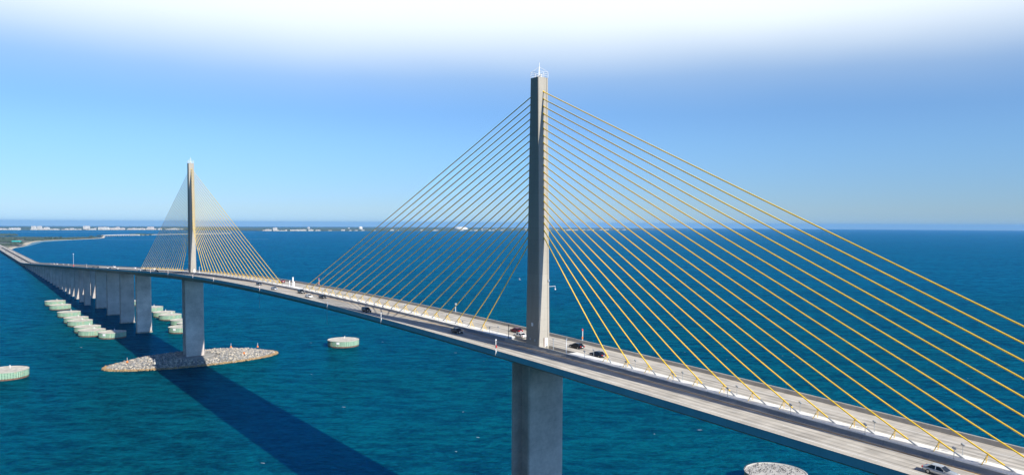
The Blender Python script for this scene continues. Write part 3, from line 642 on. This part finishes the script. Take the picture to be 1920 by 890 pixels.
# ------------------------------------------------------------------ dolphins (round protective cells)
def dolphin(x, y, rad, label, sign=False, group='round protective cells standing in the water', guano=False):
    t = thing('bridge_dolphin', label, 'bridge dolphin', (x, y, 0), 0, group); h = 4.7
    bm = bmesh.new(); n = 128
    def rg(z, k=0): return [((rad - (.22 if (i % 2) and k else 0)) * math.cos(2 * math.pi * i / n), (rad - (.22 if (i % 2) and k else 0)) * math.sin(2 * math.pi * i / n), z) for i in range(n)]
    loft(bm, [rg(.85, 1), rg(h - .25, 1)]); obj('sheet_pile_wall', bm, M['sheet'], t)
    bm = bmesh.new(); loft(bm, [rg(-3), [(a * .985, b * .985, .849) for a, b, c in rg(0)]]); obj('waterline_band', bm, M['rust'], t)
    bm = bmesh.new(); o_ = [[(a * g, b * g, z) for a, b, c in rg(0)] for g, z in ((1.0, h - .249), (1.012, h), (.965, h + .02), (.955, h - .16), (.5, h - .10), (.02, h - .06))]
    loft(bm, o_); obj('cap_slab', bm, M['cap_guano' if guano else 'cap'], t)
    if not guano:
        bm = bmesh.new(); tube(bm, (-rad * .25, rad * .2, h - .1), (-rad * .25, rad * .2, h + 1.5), .16, n=8); tube(bm, (-rad * .25, rad * .2, h + 1.5), (-rad * .25, rad * .2, h + 1.95), .3, .24, 10); obj('beacon', bm, M['white'], t)
    if sign:
        a = R(-44); bm = bmesh.new(); box(bm, ((rad + .12) * math.cos(a), (rad + .12) * math.sin(a), h - 1.35), (.12, 2.2, 1.6), rz=a); obj('sign_panel', bm, M['white'], t)
    return t
dolphin(-370, 108.4, 11.6, 'large round cell alone in open water right of the far pylon', True)
dolphin(-377, -103.5, 11.8, 'large round cell cut off by the left edge of the photo', True)
br = dolphin(3, 107, 10.7, 'large round cell covered with birds at the bottom edge', False, guano=True)
SD = (-812, -763, -687, -634, -608, -561, -536, -514)
nm = ('farthest', 'second farthest', 'third farthest', 'fourth farthest', 'fifth farthest', 'third nearest', 'second nearest', 'nearest')
for x, k in zip(SD, nm):
    yy = 26.0 if k == 'nearest' else 37.6
    dolphin(x, -yy, 10.0, '%s round cell in the row left of the viaduct piers' % k, k == 'nearest')
    if x > -800: dolphin(x, yy, 10.0, '%s round cell in the row seen between piers and far pylon' % k, k in ('nearest',))

ICO = bmesh.new(); bmesh.ops.create_icosphere(ICO, subdivisions=1, radius=1)
IV = [v.co.copy() for v in ICO.verts]; ICO.verts.index_update(); IF = [tuple(v.index for v in f_.verts) for f_ in ICO.faces]; ICO.free()
class Blobs:
    def __init__(self): self.v = []; self.f = []; self.m = []
    def add(self, c, sc, rot=None, jit=0.0, rnd=random, mi=0):
        n = len(self.v)
        for p in IV:
            q = Vector((p.x * sc[0], p.y * sc[1], p.z * sc[2]))
            if jit: q += Vector((rnd.uniform(-jit, jit) * sc[0], rnd.uniform(-jit, jit) * sc[1], rnd.uniform(-jit, jit) * sc[2]))
            if rot: q = rot @ q
            self.v.append((c[0] + q.x, c[1] + q.y, c[2] + q.z))
        self.f += [(a + n, b + n, c_ + n) for a, b, c_ in IF]; self.m += [mi] * len(IF)
    def build(self, name, mats):
        me = bpy.data.meshes.new(name); me.from_pydata(self.v, [], self.f); me.update()
        for k in mats: me.materials.append(k)
        me.polygons.foreach_set('material_index', self.m)
        o = bpy.data.objects.new(name, me); C.objects.link(o); return o
# ------------------------------------------------------------------ rock islands
def blob(bm, c, r, rnd, mi=0):
    rot = Matrix.Rotation(rnd.uniform(0, 6.3), 3, Vector((rnd.random(), rnd.random(), rnd.random() + .01)))
    bm.add(c, (r * rnd.uniform(.8, 1.3), r * rnd.uniform(.7, 1.1), r * rnd.uniform(.5, .9)), rot, .18, rnd, mi)
def island(xc, yc, a, b, n, seed):
    rnd = random.Random(seed)
    def edge(t):         # lens shape with pointed ends
        return a * (abs(math.cos(t)) ** 1.0) * (1 if math.cos(t) > 0 else -1), b * math.sin(t)
    def hgt(g): return 4.3 * min(1, (1 - g) / .38) ** .8
    bm = bmesh.new(); rings = []
    for g in (1.06, 1.0, .9, .8, .7, .62, .3, .04):
        r = []
        for k in range(72):
            x, y = edge(2 * math.pi * k / 72); x, y = xc + x * g, yc + y * g
            z = -1.6 if g > 1.03 else hgt(min(1, g)) - .5 + .25 * noise.noise((x * .3, y * .3, 0))
            r.append((x, y, z))
        rings.append(r)
    loft(bm, rings); kind(obj('rock_island', bm, M['rock_base']), 'structure')
    bm = Blobs()
    for _ in range(n):
        t = rnd.uniform(0, 6.283); g = math.sqrt(rnd.uniform(.0, 1)); x, y = edge(t)
        g2_ = g * .99; X, Y = xc + x * g2_, yc + y * g2_
        if math.hypot((X - (xc + 7)) / 10.6, (Y - yc) / 13.6) < 1.0: continue
        blob(bm, (X, Y, hgt(g2_) + rnd.uniform(-.35, .30)), rnd.uniform(.28, .72) if rnd.random() < .9 else rnd.uniform(.7, 1.1), rnd, 0)
    for k in range(int(n * .16)):
        t = rnd.uniform(0, 6.283); x, y = edge(t); g = rnd.uniform(.975, 1.015)
        blob(bm, (xc + x * g, yc + y * g, rnd.uniform(-.1, .7)), rnd.uniform(.45, .9), rnd, 1)
    kind(bm.build('riprap_rocks', [M['rock'], M['rock_wet']]), 'stuff')
island(-369, 1.8, 23, 54.5, 10500, 5)
island(3, 1.5, 25, 57, 1500, 8)
for k, (x, y, lb) in enumerate(((-366, -40, 'orange marker on the sunlit left end of the far rock island'), (-350.5, -27, 'small pale marker post where the shadow crosses the rock island edge'), (-386, 30, 'orange marker with white post on the back edge of the far rock island'),
        (-356, 30, 'orange marker in the middle of the sunlit right part of the far rock island'), (-377, 46, 'orange marker near the right tip of the far rock island'))):
    t = thing('island_marker', lb, 'marker', (x, y, 3.6), 0, 'orange markers on the far rock island')
    bm = bmesh.new(); tube(bm, (0, 0, 0), (0, 0, 1.2), .6, .5, 10); obj('drum', bm, M['orange' if k != 1 else 'cap'], t)
    bm = bmesh.new(); tube(bm, (0, 0, 1.2), (0, 0, 3.2), .09, n=6); obj('post', bm, M['white'], t)

# ------------------------------------------------------------------ birds
def bird_meshes(dark):
    bm = bmesh.new(); st = [(-.42, .03, .30), (-.28, .07, .27), (-.1, .12, .27), (.06, .11, .33), (.15, .06, .45), (.18, .045, .55), (.22, .055, .62), (.28, .035, .61), (.31, .01, .60)]
    loft(bm, [[(x + 0, r * math.cos(a), z + r * math.sin(a)) for a in [2 * math.pi * k / 8 for k in range(8)]] for x, r, z in st])
    for y in (-.05, .05): tube(bm, (0, y, 0), (0, y, .2), .018, n=4)
    return bm
bird = obj('seabird', bird_meshes(True), M['bird_dark'], smooth=True)
bird2 = obj('seabird', bird_meshes(False), M['bird_pale'], smooth=True)
rnd = random.Random(3)
spots = []
while len(spots) < 230:
    a = rnd.uniform(0, 6.283); g = math.sqrt(rnd.random()) * 9.8; x, y = g * math.cos(a), g * math.sin(a)
    # crowd on the half away from the camera; bare patch near
    if (-.8 * x + .6 * y) < -2 + rnd.uniform(-3, 2.0): continue
    spots.append((3 + x, 107 + y))
for k in range(36): a = R(180 + k * 5.2); spots.append((3 + 10.55 * math.cos(a), 107 + 10.55 * math.sin(a)))
done = {0: False, 1: False}
for i, (x, y) in enumerate(spots):
    k = 0 if rnd.random() < .62 else 1; src = bird if k == 0 else bird2
    if done[k]: o = src.copy(); C.objects.link(o)
    else: o = src; done[k] = True
    sc = rnd.uniform(.75, 1.0); o.scale = (sc, sc, sc); rr = math.hypot(x - 3, y - 107)
    o.location = (x, y, 4.72 if rr > 10.2 else 4.57); o.rotation_euler = (0, 0, rnd.uniform(0, 6.28))
    tag(o, 'dark seabird perched on the bird covered round cell' if k == 0 else 'pale grey seabird perched on the bird covered round cell', 'bird', 'seabirds on the round cell')
# a gull on the wing left of the near pylon
g_ = thing('gull', 'gull flying over the water just left of the near pylon', 'bird', (-9.5, 1.0, 77.0), R(40))
bm = bmesh.new(); loft(bm, [[(x, r * math.cos(a), r * math.sin(a)) for a in [2 * math.pi * k / 8 for k in range(8)]] for x, r in ((-.3, .02), (-.15, .06), (.05, .09), (.2, .06), (.3, .05), (.36, .01))])
for s in (-1, 1):
    v = [bm.verts.new(p) for p in ((.08, s * .05, .03), (.02, s * .35, .22), (-.12, s * .7, .42), (-.2, s * .68, .40), (-.1, s * .33, .19), (-.08, s * .05, .02))]; wf = bm.faces.new(v)
    r = bmesh.ops.extrude_face_region(bm, geom=[wf]); bmesh.ops.translate(bm, vec=(0, 0, .03), verts=[q for q in r['geom'] if isinstance(q, bmesh.types.BMVert)])
obj('body', bm, M['bird_pale'], g_)

# ------------------------------------------------------------------ white caps
bm = bmesh.new(); rnd = random.Random(11)
for _ in range(75):
    d = rnd.uniform(150, 1000) ; a = yaw + R(rnd.uniform(-36, 36)); x, y = CAM.x + d * math.cos(a), CAM.y + d * math.sin(a)
    if abs(y) < 18 or math.hypot(x + 369, y) < 62: continue
    n = 9; L1 = rnd.uniform(.3, 1.25); L2 = rnd.uniform(.12, .34); th = R(53 + rnd.uniform(-15, 15))
    v = []
    for k in range(n):
        t = 2 * math.pi * k / n; px_ = L1 * math.cos(t) * rnd.uniform(.6, 1.1); py_ = L2 * math.sin(t) * rnd.uniform(.5, 1.3)
        v.append(bm.verts.new((x + px_ * math.cos(th) - py_ * math.sin(th), y + px_ * math.sin(th) + py_ * math.cos(th), .05)))
    bm.faces.new(v)
kind(obj('wave_foam', bm, M['foam']), 'stuff')

# ------------------------------------------------------------------ causeway land and distant shore
front = [(-2860, 30), (-3010, 48), (-3176, 83), (-3450, 118), (-3753, 149), (-3950, 185), (-4119, 219), (-4272, 300), (-4428, 438), (-4560, 500), (-4760, 575), (-4900, 600)]
back = [(-4980, 575), (-4900, 470), (-4920, 334), (-5268, 95), (-5600, -160), (-6200, -700), (-5200, -900), (-3600, -260), (-2990, -60), (-2860, -30)]
kind(prism('sand_beach', front + back, -2, 1.0, M['sand']), 'structure')
cx_, cy_ = -4200, 20
inner = [(x + (cx_ - x) * .012 + 14 * 0, y - 22 if i > 0 else y - 8) for i, (x, y) in enumerate(front)] + [(x + 10, y) for x, y in back]
kind(prism('causeway_land', inner, -1.9, 1.7, M['land']), 'structure')
kind(prism('shallow_sandbar', [(-2960, 36), (-3176, 70), (-3450, 105), (-3753, 135), (-4119, 205), (-4272, 285), (-4300, 380), (-4120, 300), (-3900, 205), (-3500, 142), (-3200, 96)], -1, .07, M['shoal']), 'structure')
kind(prism('shallow_sandbar', [(-4430, 470), (-4260, 620), (-4180, 812), (-4050, 1300), (-4075, 1310), (-4210, 815), (-4290, 625), (-4470, 480)], -1, .10, M['shoal']), 'structure')
kind(prism('shallow_sandbar', [(-8250, 150), (-8000, 1500), (-7400, 2300), (-7350, 2290), (-7940, 1480), (-8150, 150)], -1, .3, M['shoal']), 'structure')
kind(prism('highway', [(-2900, -14.3), (-6100, -14.3), (-6100, 14.3), (-2900, 14.3)], .5, 5.4, M['road_far']), 'structure')
kind(prism('low_island', [(-5860, -600), (-5780, 60), (-5830, 215), (-5960, 230), (-6150, 100), (-6400, -600)], -1, 1.5, M['land']), 'structure')
for i, pts in enumerate((((-3080, 60), (-3300, 96), (-3500, 60), (-3400, 40)), ((-3600, 40), (-4100, 160), (-4140, 140), (-3640, 16)), ((-3300, 30), (-3560, 96), (-3600, 84), (-3330, 22)))):
    kind(prism('car_park', list(pts), 1.0, 2.1, M['asphalt']), 'structure')

def canopy(name, x0, x1, y0, y1, dx, dy, h, seed, inside=None, base=1.0):
    """a wood too far and dense to count: lumpy crowns as one sheet"""
    bm = Blobs(); rnd = random.Random(seed); x = x0
    while x < x1:
        y = y0
        while y < y1:
            X, Y = x + rnd.uniform(0, dx), y + rnd.uniform(0, dy)
            if inside is None or inside(X, Y):
                hh = h * rnd.uniform(.5, 1.35); r = max(dx, dy) * rnd.uniform(.35, .7)
                bm.add((X, Y, base - drop(X, Y) + hh * .45), (r, r, hh * .6), None, .2, rnd)
            y += dy
        x += dx
    return kind(bm.build(name, [M['leaf']]), 'stuff')
# scrub on the causeway: dense low clumps
def in_poly(poly):
    def f__(x, y):
        c = False; n = len(poly)
        for i in range(n):
            (x1, y1), (x2, y2) = poly[i], poly[i - 1]
            if (y1 > y) != (y2 > y) and x < (x2 - x1) * (y - y1) / (y2 - y1) + x1: c = not c
        return c
    return f__
ip = in_poly(inner)
def scrub_ok(x, y):
    if not ip(x, y) or abs(y) < 24 or not ip(x, y + 26): return False
    return noise.noise((x * .006, y * .012, 3)) > .0
canopy('coastal_scrub', -6000, -2950, -800, 600, 34, 17, 4.2, 21, scrub_ok, 1.6)
canopy('coastal_scrub', -6350, -5800, -600, 220, 30, 20, 9, 22, in_poly([(-5860, -600), (-5780, 60), (-5830, 215), (-5960, 230), (-6150, 100), (-6400, -600)]), 1.4)

# far mainland, two lobes
farL = [(-10190, -2600), (-10153, 320), (-10015, 1129), (-10130, 1974), (-9700, 2450), (-9000, 2700), (-8194, 2802), (-8355, 3644), (-8100, 4600), (-8045, 5470), (-8200, 6900), (-8600, 8200), (-9024, 9274), (-9700, 10900), (-11200, 13600), (-14500, 15500), (-24000, 12000), (-26000, 3000), (-24000, -6000), (-14000, -5200)]
kind(prism('far_shore', farL, -3, 2.0, M['far_land']), 'structure')
ipf = in_poly(farL)
def front_band(x, y): return ipf(x, y) and ipf(x + 120, y)
bm = Blobs(); rnd = random.Random(4)
for k in range(6000):
    th = yaw + R(rnd.uniform(-12, 38)); D = 8600 + 11500 * rnd.random() ** 1.7; X, Y = CAM.x + D * math.cos(th), CAM.y + D * math.sin(th)
    if not ipf(X, Y): continue
    r = rnd.uniform(30, 90)
    if not ipf(X + 420, Y): continue
    bm.add((X, Y, 1 - drop(X, Y)), (r, r, rnd.uniform(5, 10)), None, .2, rnd)
kind(bm.build('distant_woodland', [M['leaf']]), 'stuff')
def sky_xy(u, D):
    a = math.atan((u - 960) / 1400.3); th = yaw - a; return CAM.x + D * math.cos(th), CAM.y + D * math.sin(th)

# buildings on the far shore
def building(name, x, y, w, d, h, label, group=None, wall='bwall', floors=None, tower=False):
    t = thing(name, label, 'building', (x, y, 1.5 - drop(x, y)), R(53), group)
    bm = bmesh.new(); box(bm, (0, 0, h / 2), (w, d, h)); obj('wall', bm, M[wall], t)
    bm = bmesh.new(); box(bm, (0, 0, h + .6), (w * .96, d * .96, 1.2)); box(bm, (w * .12, 0, h + 2.6), (w * .2, d * .4, 3)); obj('roof', bm, M['broof'], t)
    bm = bmesh.new(); nf = max(1, int(h / 4.2))
    for k in range(nf):
        z = (k + .55) * h / nf
        for s in (1, -1): box(bm, (0, s * (d / 2 + .05), z), (w * .9, .1, h / nf * .32))
        box(bm, (w / 2 + .05, 0, z), (.1, d * .8, h / nf * .32))
    obj('window_band', bm, M['bwin'], t)
    return t
# local x axis runs across the view
BIG = ((22, 9700, 48, 26, 'white block on the far shore at the left, nearer of the left pair'), (34, 9800, 55, 26, 'white block on the far shore at the left, wider of the left pair'),
       (64, 10900, 50, 52, 'tall white slab on the far skyline, left one of the twin towers'), (75, 10950, 48, 52, 'tall white slab on the far skyline, right one of the twin towers'),
       (88, 11000, 60, 34, 'low white block right of the twin slabs on the far skyline'), (160, 11500, 40, 52, 'small white slab on the skyline, left of a close pair'), (166, 11500, 34, 52, 'small white slab on the skyline, right of a close pair'),
       (195, 10100, 125, 40, 'widest white building on the far shore'), (213, 10150, 80, 28, 'long cream block right of the widest white building'), (221, 10900, 42, 38, 'small white tower behind the long cream block'),
       (230, 10200, 55, 26, 'cream block halfway to the pinkish tower on the far shore'), (248, 10200, 62, 22, 'low white block left of the pinkish tower, farther one'), (267, 10200, 68, 22, 'low white block close to the left of the pinkish tower'),
       (283, 10100, 72, 44, 'pinkish white tower block on the shore left of the far cables'), (327, 10100, 50, 26, 'white block seen through the left cables of the far pylon'),
       (516, 9100, 42, 46, 'tall white tower on the shore right of the far cables'), (502, 9100, 44, 22, 'low pink block joined left of the tall shore tower'), (556, 9400, 145, 14, 'very long low white building on the far shore'),
       (579, 12600, 30, 40, 'lone small tower standing on the skyline between the pylons'), (654, 12800, 26, 26, 'tiny white block on the skyline right of the lone tower'))
SH = ((-20, 10370), (0, 10370), (160, 10300), (300, 10550), (345, 10450), (400, 9600), (520, 8910), (640, 9350), (900, 9990), (1000, 10650), (1190, 13300))
def shore(u):
    for (a, da), (b, db) in zip(SH, SH[1:]):
        if a <= u <= b: return da + (db - da) * (u - a) / (b - a)
    return 13300
for u, D, w_, h_, lb in BIG:
    D = max(D, shore(u) + 70); x, y = sky_xy(u, D); building('apartment_block', x, y, w_, 24, h_ * .8, lb, wall='bwall2' if 'cream' in lb or 'pink' in lb else 'bwall')
for u, D, rr, lb in ((676, 12500, 34, 'small white dome on the far skyline left of the pylon cables'), (864, 12500, 115, 'big white stadium dome on the skyline behind the left cables')):
    x, y = sky_xy(u, D); t = thing('domed_hall', lb, 'building', (x, y, 1.5 - drop(x, y)))
    bm = bmesh.new(); tube(bm, (0, 0, 0), (0, 0, 18), rr, n=32); obj('wall', bm, M['bwall'], t)
    bm = bmesh.new(); loft(bm, [[(rr * g * math.cos(2 * math.pi * k / 32), rr * g * math.sin(2 * math.pi * k / 32), z) for k in range(32)] for g, z in ((1, 18), (.92, 28), (.7, 38), (.4, 44), (.02, 46))]); obj('dome_roof', bm, M['bwall'], t, smooth=True)
rnd = random.Random(17)
base = {}
def small(u, D, k):
    x, y = sky_xy(u, D)
    if not ipf(x, y): return
    grp = 'small pale houses along the far shore'; lb = ('small white building among the houses along the far shore', 'small cream building among the houses along the far shore')[k]
    if k not in base:
        base[k] = building('shore_house', x, y, 30, 16, 11, lb, grp, 'bwall' if k == 0 else 'bwall2'); o = base[k]
    else: o = dup(base[k], (x, y, 1.5 - drop(x, y)), R(53))
    o.scale = (rnd.uniform(.6, 1.9), 1, rnd.uniform(.5, 1.35))
for _ in range(62):
    uu = rnd.uniform(-10, 345); small(uu, shore(uu) + 30 + 260 * rnd.random(), 0 if rnd.random() < .65 else 1)
for _ in range(45): small(rnd.uniform(-10, 345), rnd.uniform(10300, 12500), 0 if rnd.random() < .65 else 1)
for _ in range(44):
    uu = rnd.uniform(385, 960); small(uu, shore(uu) + 30 + 200 * rnd.random(), 0 if rnd.random() < .7 else 1)
for _ in range(30):
    uu = rnd.uniform(940, 1185); small(uu, shore(uu) + 30 + 300 * rnd.random(), 0)
for _ in range(14): small(rnd.uniform(895, 1000), rnd.uniform(12500, 13500), 1)

# causeway trees
def tree(x, y, h, r, seed, label):
    t = thing('coastal_tree', label, 'tree', (x, y, 1.3 - drop(x, y)), 0, 'trees along the sandy causeway'); rnd = random.Random(seed)
    bm = bmesh.new(); tube(bm, (0, 0, 0), (.3, .2, h * .62), .35, .16, 7)
    for k in range(4):
        a = rnd.uniform(0, 6.3); tube(bm, (.15, .1, h * .4), (r * .5 * math.cos(a), r * .5 * math.sin(a), h * .72), .15, .06, 5)
    obj('trunk', bm, M['bark'], t)
    V = []; F = []
    for k in range(420):
        a, b_ = rnd.uniform(0, 6.283), math.acos(rnd.uniform(-.6, 1)); g = rnd.uniform(.45, 1) * (1 + .35 * noise.noise((math.cos(a) * 1.7 + seed, math.sin(a) * 1.7, b_)))
        c = Vector((r * g * math.cos(a) * math.sin(b_), r * g * math.sin(a) * math.sin(b_), h * .62 + h * .38 * g * math.cos(b_)))
        q = Vector((rnd.uniform(-1, 1), rnd.uniform(-1, 1), rnd.uniform(-1, 1))).normalized(); s1 = q.orthogonal().normalized() * rnd.uniform(.5, 1.1); s2 = q.cross(s1)
        n = len(V); V += [c + s1, c + s2, c - s1 * .8 + s2 * .2, c - s2]; F.append((n, n + 1, n + 2, n + 3))
    me = bpy.data.meshes.new('crown'); me.from_pydata(V, [], F); me.materials.append(M['leaf']); o = bpy.data.objects.new('crown', me); C.objects.link(o); o.parent = t
TR = ((-4330, 250, 13, 9, 'broad dark tree on the causeway, leftmost of the clump by the bend'), (-4370, 272, 15, 10, 'tallest dark tree in the clump by the causeway bend'), (-4400, 300, 13, 9, 'dark tree in the middle right of the causeway clump'),
      (-4470, 330, 14, 8, 'dark tree at the right end of the causeway clump'), (-4690, 500, 15, 10, 'single dark tree standing alone on the narrow sand spit'), (-4840, 560, 17, 14, 'large dark tree at the tip of the sand spit'),
      (-4870, 582, 14, 10, 'smaller dark tree leaning beside the large spit tip tree'), (-3640, 60, 9, 8, 'low round tree beside the causeway car park'), (-3200, 62, 7, 7, 'low bushy tree closest to the bridge landing'), (-3420, 90, 8, 7, 'low bushy tree between beach and car park'))
for i, a in enumerate(TR): tree(*a[:4], 40 + i, a[4])
# rest area roofs
for x, y, w_, lb in ((-3150, -6 - 26, 30, 'bright teal roofed shelter at the viaduct landing'), (-3760, 92, 40, 'teal roofed rest area building among the causeway scrub')):
    t = thing('rest_shelter', lb, 'shelter', (x, y, 1.7 - drop(x, y)), R(53))
    bm = bmesh.new(); box(bm, (0, 0, 2), (w_ * .8, 10, 4)); obj('wall', bm, M['bwall'], t)
    bm = bmesh.new(); loft(bm, [[(-w_ / 2, -9, 4), (w_ / 2, -9, 4), (w_ / 2, 9, 4), (-w_ / 2, 9, 4)], [(-w_ * .38, -1, 8), (w_ * .38, -1, 8), (w_ * .38, 1, 8), (-w_ * .38, 1, 8)]]); obj('hipped_roof', bm, M['teal'], t)
# low causeway bridge beyond the spit
t = thing('low_causeway_bridge', 'distant low white bridge on short piles beyond the sand spit', 'bridge')
pa = [(-4900, 592), (-5080, 610), (-5249, 640), (-5380, 735), (-5500, 842), (-5560, 905)]
def ribbon(pts, half, z0, z1, zf):
    bm = bmesh.new(); rings = []
    for i, (x, y) in enumerate(pts):
        a = Vector(pts[max(0, i - 1)]); b = Vector(pts[min(len(pts) - 1, i + 1)]); d = (b - a).normalized(); nx, ny = -d.y * half, d.x * half; z = zf(i) - drop(x, y)
        rings.append([(x + nx, y + ny, z + z0), (x - nx, y - ny, z + z0), (x - nx, y - ny, z + z1), (x + nx, y + ny, z + z1)])
    loft(bm, rings); return bm
obj('deck', ribbon(pa, 7, 4.5, 8.0, lambda i: (0, 1, 2.5, 3, 2, 0)[i]), M['bwall'], t)
bm = bmesh.new()
for i in range(len(pa) - 1):
    for k in range(6):
        q = Vector(pa[i]).lerp(Vector(pa[i + 1]), k / 6); box(bm, (q.x, q.y, 1.5 - drop(q.x, q.y)), (3, 12, 8), rz=R(45))
obj('pile_row', bm, M['pier_far'], t)
kind(prism('causeway_strip', [(-5540, 880), (-5760, 1000), (-5937, 1117), (-6200, 1420), (-6500, 1800), (-6540, 1790), (-6250, 1400), (-6000, 1090), (-5800, 970), (-5590, 850)], -1, 3.0, M['sand']), 'structure')
canopy('coastal_scrub', -5900, -5540, 850, 1080, 26, 20, 8, 31, in_poly([(-5540, 880), (-5760, 1000), (-5900, 1090), (-5880, 1060), (-5760, 960), (-5590, 850)]), 3)

# ------------------------------------------------------------------ air
bm = bmesh.new(); box(bm, (157, -126, 14.0), (90000, 90000, 262))
hm = bpy.data.materials.new('haze'); hm.use_nodes = True; hn = hm.node_tree; hn.nodes.clear()
ho = hn.nodes.new('ShaderNodeOutputMaterial'); pv = hn.nodes.new('ShaderNodeVolumePrincipled')
pv.inputs['Color'].default_value = (.24, .56, 1.0, 1); pv.inputs['Density'].default_value = 3.2e-5; pv.inputs['Anisotropy'].default_value = .0
hn.links.new(pv.outputs[0], ho.inputs['Volume'])
kind(obj('haze', bm, hm), 'stuff')
